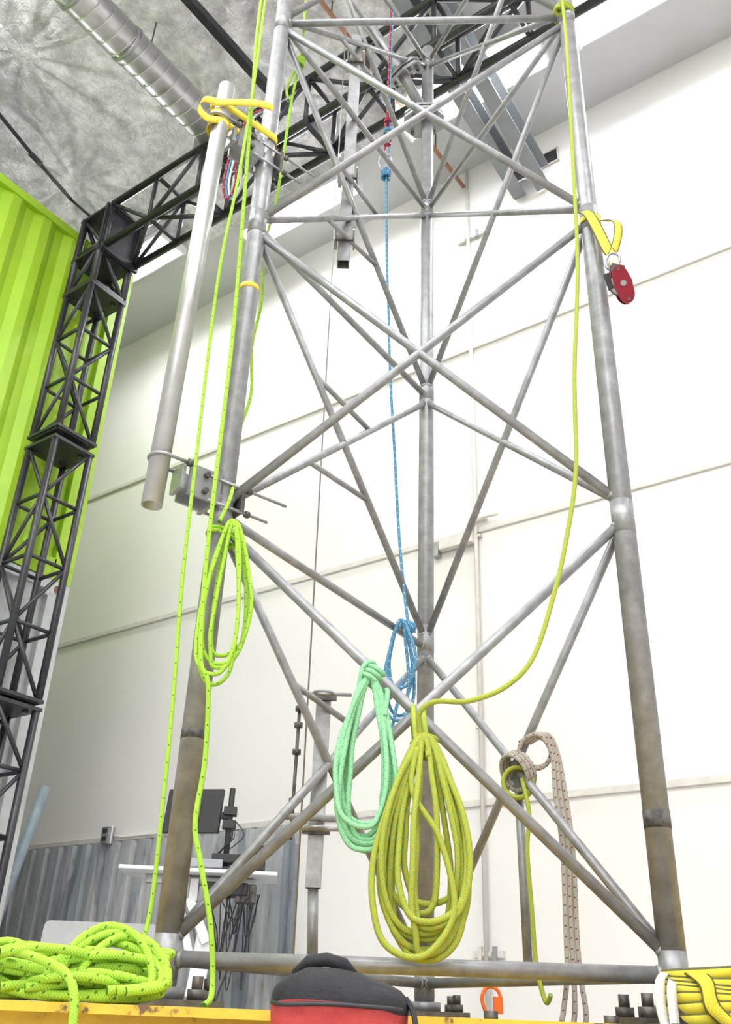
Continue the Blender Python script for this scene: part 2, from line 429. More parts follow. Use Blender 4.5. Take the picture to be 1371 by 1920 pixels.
# lights
def fixture(u0,u1,v,z,name='fluorescent_light',power=60,w=.30,upl=0):
    b=B(); b.box(((u0+u1)/2,v,z+.05),(u1-u0,w,.05),WHITE)
    b.box(((u0+u1)/2,v,z+.022),(u1-u0-.02,w-.03,.006),DIFF)
    for k in(-1,1): b.box(((u0+u1)/2,v+k*w/2,z+.035),(u1-u0,.01,.04),WHITE)
    for k in(-.09,0,.09): b.tube([(u0+.02,v+k,z),(u1-.02,v+k,z)],.016,LAMP,8)
    for u in(u0,u1): b.box((u,v,z+.02),(.02,w,.07),WHITE)
    for u in(u0+.15,u1-.15): b.tube([(u,v,z+.06),(u,v,CH)],.005,DSTL,6)
    o=b.done(name)
    def al(nm,zz,e,flip):
        l=bpy.data.lights.new(nm,'AREA'); l.shape='RECTANGLE'; l.size=u1-u0; l.size_y=w; l.energy=e; l.color=(.98,.985,1)
        lo=bpy.data.objects.new(nm,l); sc.collection.objects.link(lo); lo.location=((u0+u1)/2,v,zz)
        if flip: lo.rotation_euler=(math.pi,0,0)
        lo.parent=o; lo.matrix_parent_inverse=Matrix.Translation(-o.location)
    al('tube_light',z-.03,power,False)
    if upl: al('added_uplight',z+.09,upl,True)  # upward lamp added above the housing to brighten the ceiling foil
    return o
fixture(-2.80,-1.58,4.03,6.50,power=31,w=.36); fixture(-1.36,-.15,4.03,6.50,power=31,w=.36); fixture(.1,1.3,4.03,6.50,power=31,w=.36)
fixture(-6.4,-5.2,3.9,6.45,power=34); fixture(-4.6,-3.4,4.25,6.45,power=24,w=.2)
for u in(-3.6,-1.6,1.0,3.6):
    fixture(u,u+1.3,.3,6.1,power=66,upl=20)
    fixture(u,u+1.3,-2.3,6.1,power=88,upl=16)
fixture(-5.15,-4.1,.9,6.05,power=22,upl=20)  # extra fixture out of view, added so more light reaches the foil
def area(name,loc,target,sx,sy,e,col=(1,1,1)):
    l=bpy.data.lights.new(name,'AREA'); l.shape='RECTANGLE'; l.size=sx; l.size_y=sy; l.energy=e; l.color=col
    o=bpy.data.objects.new(name,l); o.location=loc
    o.rotation_euler=(V3(target)-V3(loc)).to_track_quat('-Z','Y').to_euler(); sc.collection.objects.link(o)
area('frontal_fill_light',(1.5,-5.8,2.8),(-1.5,4.0,3.4),6,4,440,(1,.995,.99))  # unseen area light added behind the camera as frontal fill
w=bpy.data.worlds.new('World'); sc.world=w; w.use_nodes=True
w.node_tree.nodes['Background'].inputs[0].default_value=(.8,.85,.9,1); w.node_tree.nodes['Background'].inputs[1].default_value=.5
# ================================================================ WALL SERVICES
b=B(); b.tube([(-2.68,WV-.03,.1),(-2.68,WV-.03,6.72)],.014,CREAM,10)
for z in(.65,1.9,3.2,4.4,5.94): b.box((-2.68,WV-.02,z),(.07,.03,.02),CREAM)
b.done('wall_conduit')
def unistrut(u0,u1,z):
    b=B(); b.box(((u0+u1)/2,WV-.015,z),(u1-u0,.028,.035),CREAM)
    n=max(2,int((u1-u0)/.08))
    for k in range(n): 
        u=u0+(k+.5)*(u1-u0)/n; b.box((u,WV-.035,z),(.022,.02,.075),GALV if k%2 else CREAM)
    b.done('conduit_strut_clamp')
unistrut(-2.78,-2.54,5.94); unistrut(-2.76,-2.58,.65)
b=B()
b.box((-2.92,WV-.02,3.18),(.42,.03,.03),CREAM); b.box((-2.82,WV-.05,3.19),(.26,.05,.09),CREAM); b.box((-3.08,WV-.03,3.20),(.05,.05,.12),GALV); b.box((-2.99,WV-.03,3.17),(.05,.05,.11),GALV)
b.tube([(-2.72,WV-.05,3.19),(-2.66,WV-.06,3.30),(-2.5,WV-.05,3.31)],.013,CREAM,8,sub=4)
b.box((-2.66,WV-.04,3.31),(.14,.04,.03),CREAM)
b.done('wall_junction_box',bevel=.004)
b=B(); b.box((-5.92,WV-.075,1.47),(.085,.06,.125),GALV)
for z in(1.50,1.445): b.box((-5.92,WV-.107,z),(.045,.006,.034),BLK)
b.box((-5.92,WV-.075,1.475),(.10,.01,.13),WHITE)
b.tube([(-5.86,WV-.06,1.47),(-5.78,WV-.05,1.455),(-4.9,WV-.05,1.455)],.01,CREAM,8)
b.done('electrical_outlet_box',bevel=.004)
b=B(); b.pipe((-6.50,4.6,1.85),(-6.66,4.35,.01),.042,.006,BLUEG); b.done('leaning_pvc_pipe')
# ================================================================ TOWER
tower=empty('lattice_tower',TF@V3((.17,2.55,-.01)))
Lx,Ly=-.405,2.275; Rx,Ry=.704,2.2; Kx,Ky=.240,3.19
LZ=[.09,1.213,2.322,3.423,4.53]; RZ=[.093,1.232,2.355,3.415,4.53]; KZ=[.085,1.18,2.305,3.40,4.51]
def Lp(k,o=0): return V3((Lx,Ly,LZ[k]+o))
def Rp(k,o=0): return V3((Rx,Ry,RZ[k]+o))
def Kp(k,o=0): return V3((Kx,Ky,KZ[k]+o))
b=B()
for x,y in((Lx,Ly),(Rx,Ry),(Kx,Ky)):
    b.tube([(x,y,.0),(x,y,4.62)],.0305,STEEL,28)
    for zk in(.09,1.21,2.33,3.42,4.53): b.tube([(x,y,zk-.05),(x,y,zk+.05)],.0312,STEEL,28)
b.done('legs',frame=TF,parent=tower)
b=B(); rf=.0135; rs=.0125; o=.028
def st(p,q,r=rf,mat=STEEL):
    d=(q-p).normalized(); b.tube([p+d*.022,q-d*.022],r,mat,14)
    for e,dd in((p,d),(q,-d)):   # weld beads
        b.tube([e+dd*.028,e+dd*.038],[r*1.25,r*1.05],mat,12)
for k in range(4):
    st(Lp(k,o),Rp(k+1,-o)); st(Rp(k,o),Lp(k+1,-o))
    st(Lp(k,o),Kp(k+1,-o),rs); st(Kp(k,o),Lp(k+1,-o),rs)
    st(Rp(k,o),Kp(k+1,-o),rs); st(Kp(k,o),Rp(k+1,-o),rs)
# ring members
st(Lp(0),Rp(0),.0175); st(Lp(0),Kp(0),.0145); st(Rp(0),Kp(0),.0145)
st(Lp(1),Kp(1),rs); st(Lp(2),Kp(2),rs)
st(Lp(3),Rp(3),.014); st(Lp(3),Kp(3),rs); st(Rp(3),Kp(3),rs)
st(Lp(4),Rp(4),.014); st(Lp(4),Kp(4),rs); st(Rp(4),Kp(4),rs)
# short horizontal struts inside left-face X's
for k in range(4):
    for up in(True,False):
        t0,t1=.34,.63
        fall0=lerp(Lp(k+1),Kp(k),t0); rise1=lerp(Lp(k),Kp(k+1),t1)
        rise0=lerp(Lp(k),Kp(k+1),t0); fall1=lerp(Lp(k+1),Kp(k),t1)
        if up: b.tube([fall0,rise1],.0095,STEEL,10)
        else: b.tube([rise0,fall1],.0095,STEEL,10)
# vertical strut below right-face crossing
xr=lerp(Rp(0),Kp(1),.5); b.tube([xr,(xr.x+.005,xr.y,.09)],.0125,STEEL,12)
b.done('bracing',frame=TF,parent=tower)
# tape marks
b=B()
b.tube([(Lx,Ly,.578),(Lx,Ly,.60)],.0313,DK,24); b.tube([(Rx,Ry,.395),(Rx,Ry,.435)],.0313,DK,24)
b.tube([(Lx,Ly,2.03),(Lx,Ly,2.05)],.0315,TAPEY,24)
b.done('tape_bands',frame=TF,parent=tower)
# feet
b=B()
for x,y in((Lx,Ly),(Rx,Ry),(Kx,Ky)):
    b.box((x,y,.0),(.25,.25,.02),DSTL); b.tube([(x,y,.01),(x,y,.035)],.05,STEEL,24)
    for dx in(-.09,.09):
        for dy in(-.09,.09):
            b.tube([(x+dx,y+dy,.01),(x+dx,y+dy,.03)],.021,DSTL,6); b.tube([(x+dx,y+dy,.03),(x+dx,y+dy,.055)],.012,DSTL,10)
b.done('base_plates',frame=TF,parent=tower)
# bolted flanges on rear leg
b=B()
def flange(c,ax,r=.085,th=.014):
    ax=V3(ax).normalized(); q=V3((0,0,1)).rotation_difference(ax).to_matrix()
    poly=[(math.cos((i+.5)*math.pi/4)*r,math.sin((i+.5)*math.pi/4)*r) for i in range(8)]
    for off in(-.011,.011): b.prism(poly,th,STEEL,q,V3(c)+ax*off)
    for i in range(8):
        a=i*math.pi/4; p=V3(c)+q@V3((math.cos(a)*r*.72,math.sin(a)*r*.72,0))
        b.tube([p-ax*.035,p+ax*.035],.010,DSTL,6)
flange((Kx-.02,Ky,4.05),(-.1,-.1,1),r=.11); flange((.11,3.10,4.30),(-.75,-.5,.8),r=.10)
b.tube([(Kx,Ky,4.06),(.10,3.10,4.29),(-.12,2.97,4.56)],.028,STEEL,20)
b.done('bolted_flanges',frame=TF,parent=tower)
# --------------------------------------------------------------- aluminium pole with brackets
pole=empty('aluminium_mast_pole',TF@V3((-.565,2.15,1.17)))
px,py=-.562,2.15
b=B(); b.pipe((px-.008,py,1.165),(px+.012,py,2.86),.0285,.003,ALU,32); b.done('pole_tube',frame=TF,parent=pole)
b=B()
def bracket(z):
    d=V3((Lx-px,Ly-py,0)).normalized(); n=V3((d.y,-d.x,0)); c=V3(((px+Lx)/2,(py+Ly)/2,z))
    M=Matrix((d,n,V3((0,0,1)))).transposed()
    b.box(c-d*.045,(.012,.06,.07),GALV,M); b.box(c+d*.02+n*.033,(.10,.008,.095),GALV,M); b.box(c+d*.02-n*.03,(.10,.008,.095),GALV,M)
    b.box(c+d*.052,(.012,.085,.11),GALV,M)
    b.box(V3((Lx,Ly,z))+d*.042,(.012,.085,.09),DSTL,M)
    for k,(dz,L) in enumerate(((.03,.26),(-.045,.20))):
        for sgn in(-1,1):
            p=c+n*sgn*.037+V3((0,0,dz)); ext=.13+(L-.13 if sgn==1 else .02)
            b.tube([p+d*.03,p+d*(.03+ext)],.0045,GALV,8)
            b.tube([p+d*.155,p+d*.168],.010,DSTL,6)
    # u-bolt round the pole
    pts=[V3((px,py,z+.045))+(-d*math.cos(t)+n*math.sin(t))*.036 for t in [i*math.pi/10-math.pi/2 for i in range(11)]]
    pts=[pts[0]+d*.07]+pts+[pts[-1]+d*.07]; b.tube(pts,.0055,GALV,8)
    for p in(pts[0],pts[-1]): b.tube([p-d*.01,p+d*.004],.011,DSTL,6)
    for sgn in(-1,1):
        for dz in(-.025,.025):
            p=c+d*.02+n*sgn*.038+V3((0,0,dz)); b.tube([p,p+n*sgn*.012],.009,DSTL,6)
bracket(1.265); bracket(2.64)
b.done('clamp_brackets',frame=TF,parent=pole)
# webbing lashing
b=B()
def stad(z,r,zs=0,c0=(px,py),c1=(Lx,Ly),turns=1.0,n=40):
    a=V3((*c0,0));c=V3((*c1,0));d=(c-a).normalized();nn=V3((d.y,-d.x,0));pts=[]
    for i in range(n+1):
        t=i/n*turns*2*math.pi
        ctr=c if math.cos(t)>0 else a
        pts.append(ctr+(d*math.cos(t)+nn*math.sin(t))*r+V3((0,0,z+zs*i/n)))
    return pts
b.ribbon(stad(2.735,.034,.008),.034,WEB,(0,0,1))
b.ribbon(stad(2.69,.031,.02,c1=(px+.008,py+.004)),.038,WEB,(0,.15,1))
b.ribbon(stad(2.655,.031,-.01,c1=(px+.008,py+.004)),.034,WEB,(.2,0,1))
b.ribbon([(px-.01,py-.036,2.74),(px-.05,py-.045,2.735),(px-.060,py-.045,2.69),(px-.03,py-.040,2.65),(px+.005,py-.036,2.645)],.032,WEB,(.2,0,1),sub=6)
b.ribbon([(px-.02,py-.034,2.735),(px+.06,py-.036,2.738),(px+.14,py-.031,2.742),(px+.185,py-.01,2.75)],.034,WEB,(0,0,1),sub=5)
b.done('yellow_lashing_strap',frame=TF)
# --------------------------------------------------------------- inner square tube & mast
b=B()
def sq(p,q,w,mat):
    p=V3(p);q=V3(q)
    for dx,dy,wx,wy in((w/2,0,.004,w),(-w/2,0,.004,w),(0,w/2,w,.004),(0,-w/2,w,.004)):
        b.box(((p.x+q.x)/2+dx,(p.y+q.y)/2+dy,(p.z+q.z)/2),(wx,wy,abs(q.z-p.z)),mat)
SQT=mottled('square_tube_steel',[(.3,(.13,.13,.132)),(.7,(.24,.24,.243))],scale=20,rough=.45,metal=.4)
sq((-.127,2.72,2.59),(-.127,2.72,4.0),.044,SQT)
for z in(2.70,3.05,3.8):
    b.tube([(-.165,2.69,z),(-.165,2.75,z)],.006,GALV,8); b.box((-.127,2.69,z),(.07,.012,.02),DSTL); b.tube([(-.16,2.64,z),(-.16,2.75,z)],.004,GALV,8); b.tube([(-.09,2.64,z),(-.09,2.75,z)],.004,GALV,8)
b.done('hanging_square_tube',frame=TF,parent=tower)
b=B(); sq((-.105,2.76,.30),(-.105,2.76,.86),.040,STEEL)
b.tube([(-.105,2.76,.30),(-.095,2.76,.10)],.015,STEEL,14)
for z in(.84,.45):
    b.box((-.105,2.73,z),(.08,.010,.022),DSTL)
    pts=[(-.105+.03*math.sin(t),2.72-.03*math.cos(t)-.02,z) for t in [i*math.pi/8-math.pi/2 for i in range(9)]]
    b.tube(pts,.005,GALV,8); b.tube([(-.19,2.70,z),(-.02,2.70,z)],.006,GALV,8)
b.tube([(-.175,2.72,.42),(-.175,2.72,.80)],.005,DSTL,8)
for z in(.52,.66,.74,.79): b.tube([(-.175,2.72,z),(-.175,2.72,z+.014)],.014,DSTL,6)
b.done('clamped_mast_tube',frame=TF,parent=tower)
b=B(); b.tube([(-.17,3.2,.0),(-.21,3.2,4.2),(-.215,3.2,4.9)],.0035,FLECKS,6); b.done('thin_guy_cable',frame=TF)
# ================================================================ ROPES
TW=TF
def rope(name,pts,r,mat,sub=8,segs=10,frame=TW,b=None,fin=True):
    bb=b or B(); bb.tube(pts,r,mat,segs,sub)
    if fin: return bb.done(name,frame=frame)
def hank(b,ax,ay,az,loops,r,mat,seed=1,depth=.02,belly=.5):
    # loops: list of (left, right, height, y_offset) half-widths of each hanging turn
    rd=random.Random(seed); pts=[]
    for idx,(wl,wr,h,yo) in enumerate(loops):
        m=16
        for i in range(m):
            t=(i+.5)/m*2*math.pi; zz=(1-math.cos(t))/2; sn=math.sin(t)
            prof=abs(sn)**.85*(.45+.75*zz**.8)
            x=ax+(wr if sn>0 else -wl)*prof
            y=ay+(yo+depth*math.sin(t*1.0+idx*1.7))*min(1,zz*2.2)
            z=az-h*(zz**.95)
            pts.append((x+rd.uniform(-.003,.003),y,z))
    b.tube(pts,r,mat,10,5)
def wraps(b,c,rad,n,r,mat,axis=(1,0,0),pitch=None,squash=1.0,seed=0):
    q=V3((0,0,1)).rotation_difference(V3(axis).normalized()).to_matrix(); pitch=pitch or 2.1*r; pts=[]
    for i in range(int(n*12)+1):
        t=i/12*2*math.pi; pts.append(V3(c)+q@V3((math.cos(t)*rad,math.sin(t)*rad*squash,(i/12-n/2)*pitch)))
    b.tube(pts,r,mat,10,2)
# long lime lines by the left leg
rope('lime_rope_line',[(-.455,2.12,4.53),(-.459,2.15,3.375),(-.457,2.15,2.937),(-.459,2.13,2.42),(-.477,2.13,2.018),(-.478,2.15,1.645),(-.469,2.15,1.282),(-.461,2.15,.964),(-.443,2.15,.656),(-.433,2.15,.407),(-.43,2.15,.15),(-.45,2.05,.03)],.0050,R_LIME)
rope('lime_rope_line',[(-.47,2.19,4.53),(-.479,2.17,3.374),(-.457,2.17,2.765),(-.427,2.19,1.933),(-.415,2.17,1.534),(-.409,2.15,1.201),(-.403,2.15,.936),(-.385,2.13,.738),(-.359,2.13,.672),(-.349,2.15,.5),(-.353,2.14,.36),(-.329,2.13,.274),(-.291,2.12,.147),(-.272,2.10,.027),(-.27,1.98,.0)],.0062,R_LIME)
b=B()
b.tube([(-.345,2.4,4.53),(-.34,2.4,3.78),(-.335,2.4,3.46),(-.345,2.4,3.26),(-.355,2.4,3.10),(-.37,2.4,2.57),(-.40,2.4,2.33),(-.38,2.4,2.12),(-.395,2.4,1.91),(-.38,2.4,1.72),(-.40,2.36,1.53),(-.385,2.3,1.36),(-.375,2.22,1.24),(-.39,2.18,1.14)],.0053,R_LIME,10,8)
wraps(b,(-.338,2.4,3.36),.016,3,.006,R_LIME,(0.1,0,1)); b.tube([(-.345,2.4,3.33),(-.36,2.39,3.27),(-.375,2.39,3.18),(-.365,2.39,3.12)],.0055,R_LIME,8,6)
hank(b,-.354,2.17,1.14,[(.045,.065,.40,0),(.055,.050,.44,-.02),(.03,.075,.37,.02),(.05,.045,.45,-.01),(.02,.065,.41,.01)],.0053,R_LIME,seed=4)
wraps(b,(-.39,2.25,1.13),.042,2,.0053,R_LIME,(.3,0,1))
b.done('lime_rope_coil',frame=TF)
# big yellow-green coil with its line from the right leg
b=B()
b.tube([(.68,2.13,4.53),(.67,2.12,3.37),(.66,2.1,3.05),(.64,2.1,2.50),(.62,2.1,2.03),(.58,2.1,1.62),(.56,2.1,1.30),(.52,2.1,1.09),(.48,2.1,.94),(.42,2.1,.77),(.35,2.1,.69),(.26,2.1,.65),(.18,2.1,.645),(.145,2.12,.62),(.15,2.14,.575)],.0062,R_OLIVE,10,8)
hank(b,.158,2.13,.57,[(.095,.105,.45,0),(.06,.10,.40,-.02),(.085,.06,.45,.03),(.10,.075,.42,-.03),(.045,.105,.36,.02),(.07,.095,.47,.01),(.09,.03,.38,-.01),(.03,.085,.46,-.03),(.10,.10,.43,.02),(.02,.10,.41,-.02),(.08,.085,.465,-.01)],.0070,R_OLIVE,seed=11)
wraps(b,(.158,2.16,.555),.026,3,.0070,R_OLIVE,(.25,0,1))
for dx in(-.012,.012):
    b.tube([(.155+dx,2.12,.52),(.148+dx,2.17,.62),(.15+dx,2.24,.672),(.155+dx,2.285,.62),(.16+dx,2.25,.56),(.165+dx,2.14,.55)],.0070,R_OLIVE,10,8)
b.tube([(.13,2.12,.53),(.085,2.11,.43),(.045,2.10,.28),(.06,2.09,.15),(.11,2.08,.105),(.17,2.08,.115),(.22,2.09,.20),(.19,2.1,.34),(.13,2.11,.44),(.14,2.12,.54)],.0070,R_OLIVE,10,8)
b.done('yellow_green_rope_coil',frame=TF)
# knot at right leg top
b=B(); wraps(b,(Rx-.01,Ry,3.44),.036,3,.006,R_OLIVE,(.1,0,1)); wraps(b,(Rx-.035,Ry-.045,3.40),.014,3,.006,R_OLIVE,(.4,0,1)); b.done('rope_knot',frame=TF)
# mint coil on front diagonal
b=B()
hank(b,.028,2.16,.72,[(.065,.065,.39,0),(.078,.045,.36,-.02),(.05,.07,.40,.015),(.068,.055,.345,-.01),(.045,.065,.38,.02),(.075,.07,.405,-.005),(.055,.04,.37,.01)],.0064,R_MINT,seed=21)
wraps(b,(.033,2.17,.725),.020,3,.0062,R_MINT,(.6,0,.8)); 
b.tube([(.0,2.17,.69),(.01,2.16,.745),(.035,2.18,.76),(.05,2.27,.74),(.05,2.26,.70),(.07,2.17,.69),(.065,2.15,.62)],.0062,R_MINT,10,8)
b.done('mint_rope_coil',frame=TF)
# blue line and hank
b=B()
b.tube([(.035,3.04,3.46),(.04,3.05,3.32),(.05,3.05,2.95),(.062,3.05,2.70),(.08,3.05,2.3),(.105,3.05,1.93),(.13,3.05,1.55),(.16,3.04,1.26),(.172,3.03,1.20)],.0055,R_BLUE,10,8)
wraps(b,(.033,3.04,3.47),.018,4,.006,R_BLUE,(0,.1,1))
hank(b,.140,3.0,1.21,[(.05,.045,.28,0),(.06,.03,.36,.01),(.04,.05,.25,-.02),(.05,.05,.33,.02)],.0055,R_BLUE,seed=3)
wraps(b,(.165,3.05,1.20),.022,3,.0055,R_BLUE,(.6,.5,.1))
b.tube([(.15,3.0,1.0),(.12,3.0,.85),(.10,3.0,.72),(.085,3.0,.60)],.0055,R_BLUE,8,6)
b.done('blue_rope_hank',frame=TF)
b=B()
def carab(c,h,w,r,mat,M=None):
    pts=[]
    for i in range(25):
        t=i/24*2*math.pi; p=V3((math.copysign(abs(math.cos(t))**.7,math.cos(t))*w/2,0,math.sin(t)*h/2))
        if M: p=M@p
        pts.append(V3(c)+p)
    b.tube(pts,r,mat,8,2)
carab((.03,3.03,3.54),.11,.06,.006,GALV)
b.tube([(.03,3.03,3.58),(.02,3.02,3.7),(.03,3.0,3.85),(.03,2.95,4.1),(.03,2.9,4.52)],.0045,R_MULTI,8,6)
b.tube([(.035,3.03,3.58),(.05,3.02,3.68),(.04,3.0,3.85),(.04,2.95,4.1),(.04,2.9,4.52)],.004,R_BLUE,8,6)
for z in(3.66,3.73,3.8): wraps(b,(.035,3.01,z),.015,2,.0055,[R_MULTI,R_BLUE,R_MULTI][int(z*100)%3],(0,.1,1))
b.done('rigging_sling',frame=TF)
b=B()
for k,(dx,m_) in enumerate(((-.010,R_MULTI),(0,R_BLUE),(.010,WHW))):
    b.tube([(-.49+dx,2.33,2.93),(-.535+dx,2.38,2.90),(-.555+dx,2.4,2.78),(-.56+dx,2.4,2.65),(-.54+dx,2.4,2.58),(-.515+dx,2.39,2.64),(-.52+dx,2.36,2.8),(-.49+dx,2.33,2.93),(-.43,2.30,2.95)],.0045,m_,8,8)
b.done('red_blue_sling',frame=TF)
# beige rope + small coil on right
b=B(); c=xr
wraps(b,(c.x-.005,c.y-.02,c.z-.01),.052,3,.0064,R_BROWN,(.9,.4,.5))
wraps(b,(c.x+.045,c.y-.05,c.z+.04),.045,3,.0064,R_BROWN,(.3,.8,.35))
for k,dx in enumerate((-.018,-.004,.01)):
    b.tube([(.49+dx,2.64,.70),(.535+dx,2.6,.715),(.565+dx*.6,2.6,.66),(.575+dx,2.6,.55),(.585+dx,2.6,.40),(.58+dx,2.6,.20),(.58+dx*1.2,2.6,.10),(.575+dx*2,2.58,.02),(.565+dx*2.2,2.57,-.05),(.56+dx*2.2,2.56,-.3)],.0068,R_BROWN,10,8)
b.done('beige_rope_hank',frame=TF)
b=B(); wraps(b,(c.x-.005,c.y-.03,c.z-.045),.042,3,.0062,R_OLIVE,(.3,1,.1),pitch=.012)
b.tube([(.475,2.65,.60),(.485,2.62,.50),(.475,2.62,.40),(.48,2.62,.25),(.485,2.62,.12),(.50,2.6,.04),(.51,2.58,.055)],.0062,R_OLIVE,10,8)
b.done('small_olive_rope_coil',frame=TF)
# rope pile on skid
b=B(); rd=random.Random(5); pts=[]
n=13
for k in range(n):
    cx=-.455+rd.uniform(-.045,.045); cy=1.74+rd.uniform(-.01,.02); a=.125+rd.uniform(-.03,.02); bb_=.075+rd.uniform(-.02,.015); z=.006+k*.0052
    ph=rd.uniform(0,.6); tl=rd.uniform(-.12,.12)
    for i in range(12):
        t=i/12*2*math.pi+ph
        x=cx+a*math.cos(t); y=cy+bb_*math.sin(t)
        pts.append((x,y,max(.006,z+tl*(x-cx)+.010*math.sin(t*2+k))))
b.tube(pts,.0072,R_LIME,10,4)
for cx,w,h in((-.40,.10,.115),(-.37,.09,.10),(-.385,.12,.105),(-.40,.13,.09),(-.53,.13,.08),(-.57,.09,.085)):
    b.tube([(cx-w/2-.02,1.66,.03),(cx-w/2,1.69,h*.75),(cx-.01,1.73,h),(cx+w/2,1.72,h*.8),(cx+w/2+.03,1.69,.03),(cx+.02,1.65,.016)],.0072,R_LIME,10,7)
b.tube([(-.56,1.68,.07),(-.50,1.63,.06),(-.44,1.6,.04),(-.415,1.585,.012),(-.405,1.575,-.04),(-.40,1.575,-.15),(-.38,1.57,-.33)],.0072,R_LIME,10,8)
b.tube([(-.58,1.66,.065),(-.575,1.65,.066),(-.565,1.643,.065)],.009,BLK,10)
b.done('lime_rope_pile',frame=TF)
# ================================================================ STRAP + PULLEY right leg
b=B()
b.ribbon(stad(2.315,.0325,.01,c0=(Rx,Ry),c1=(Rx+.004,Ry-.002),n=24),.03,WEBB,(.1,0,1))
b.ribbon([(.678,2.165,2.335),(.688,2.145,2.30),(.705,2.13,2.22),(.724,2.12,2.13),(.735,2.12,2.105)],.036,WEBB,(.95,-.1,.25),sub=6)
b.ribbon([(.742,2.17,2.30),(.765,2.13,2.26),(.768,2.12,2.21),(.752,2.12,2.14),(.738,2.12,2.105)],.03,WEBB,(.95,.25,.15),sub=6)
b.done('yellow_webbing_sling',frame=TF)
b=B()
carab((.737,2.12,2.075),.07,.04,.0045,GALV,Matrix.Rotation(.3,3,'Y'))
b.box((.744,2.115,2.030),(.042,.026,.036),BLK,Matrix.Rotation(.2,3,'Y')); b.box((.735,2.115,2.055),(.026,.026,.026),mottled('tan_swivel',[(.3,(.5,.42,.3)),(.7,(.62,.55,.4))]))
TM=Matrix.Rotation(math.radians(30),3,'X')@Matrix.Rotation(math.radians(-22),3,'Y')   # pulley hangs tipped against the leg
ry=TM@Matrix.Rotation(math.radians(90),3,'X')
poly=[]
for i in range(36):
    t=i/36*2*math.pi; r=.030+.033*max(0,-math.sin(t))**4+.026*max(0,math.sin(t))**4
    poly.append((math.cos(t)*r*.95,math.sin(t)*r))
cpl=V3((.750,2.10,1.965))
def pp(x,y,z): return cpl+TM@V3((x,y,z))
b.prism(poly,.004,REDM,ry,pp(0,-.011,0)); b.prism(poly,.004,REDM,ry,pp(0,.011,0))
b.tube([pp(-.006,-.009,0),pp(-.006,-.003,0),pp(-.006,.003,0),pp(-.006,.009,0)],[.033,.028,.028,.033],GALV,28)
b.tube([pp(0,-.016,0),pp(0,.016,0)],.009,GALV,16)
b.tube([pp(0,-.014,-.050),pp(0,.014,-.050)],.005,DSTL,12); b.tube([pp(0,-.014,.046),pp(0,.014,.046)],.005,DSTL,12)
b.box(pp(-.036,0,.02),(.012,.02,.05),BLK,TM)
b.done('red_rigging_pulley',frame=TF)
# ================================================================ SKID
sk=B()
def ibeam(b,p,q,w,h,mat,t=.014):
    p=V3(p);q=V3(q); b.bar(p,q,t,h,mat)
    for dz in(-h/2+t/2,h/2-t/2): b.bar(p+V3((0,0,dz)),q+V3((0,0,dz)),w,t,mat)
H=.335; zc=-.0101-H/2
ibeam(sk,(-1.15,1.73,zc+.004),(1.35,1.73,zc+.004),.24,H+.008,YEL); ibeam(sk,(-1.15,2.24,zc),(1.35,2.24,zc),.30,H,YEL); ibeam(sk,(-1.15,3.19,zc),(1.35,3.19,zc),.30,H,YEL)
for x in(-1.02,.24,1.22):
    ibeam(sk,(x,1.86,zc-.002),(x,2.09,zc-.002),.2,H-.01,YEL); ibeam(sk,(x,2.40,zc-.002),(x,3.03,zc-.002),.2,H-.01,YEL)
sk.box((-.62,2.72,-.02),(.56,.62,.012),YEL)
for x in(-.6,-.5,.3,.55): sk.tube([(x,2.16,-.01),(x,2.16,.012)],.016,DSTL,6)
sk.done('yellow_steel_skid',frame=TF)
# laptop standing open on the skid deck, seen from behind
b=B()
poly=[]
for (cx,cz) in((.13,.17),(-.13,.17),(-.13,.0),(.13,.0)):
    a0={(1,1):0,(-1,1):90,(-1,-1):180,(1,-1):270}[(1 if cx>0 else -1,1 if cz>.1 else -1)]
    for k in range(6):
        a=math.radians(a0+k*18); poly.append((cx+.015*math.cos(a),cz+.015*math.sin(a)-.02))
M2=Matrix.Rotation(math.radians(82),3,'X')
b.prism(poly,.007,SILV,M2,(-.63,2.55,.015)); b.box((-.63,2.66,-.007),(.29,.20,.012),SILV)
b.box((-.63,2.66,.0),(.25,.09,.003),BLK)
b.done('laptop',frame=TF)
# webbing bundle bottom right
b=B()
for k in range(7):
    z=.003+k*.0125; rx_=.085-.003*abs(k-3); pts=[]
    for i in range(33):
        t=i/32*2*math.pi; pts.append((.685+rx_*math.cos(t)+.004*math.sin(k*3),1.95+.06*math.sin(t),z+.008+.007*math.cos(t+k)))
    b.ribbon(pts,.026,WEBB,lambda t,k=k:V3((.35*math.cos(t*6.28),.35*math.sin(t*6.28),1)))
b.ribbon([(.64,1.90,.09),(.66,1.885,.07),(.665,1.88,.03),(.70,1.885,.0)],.03,WEBB,(1,0,.4),sub=6)
b.ribbon([(.60,1.93,.085),(.58,1.90,.07),(.572,1.885,.03),(.575,1.88,.0),(.585,1.87,-.03)],.02,WHW,(1,.3,0),sub=6)
b.ribbon([(.62,1.94,.08),(.60,1.90,.06),(.594,1.885,.02),(.59,1.87,-.03)],.02,WHW,(1,.3,0),sub=6)
b.box((.685,1.95,-.004),(.2,.16,.012),DSTL)
b.tube([(.63,1.93,.0),(.63,1.93,.03)],.02,DSTL,6)
b.done('yellow_strap_bundle',frame=TF)
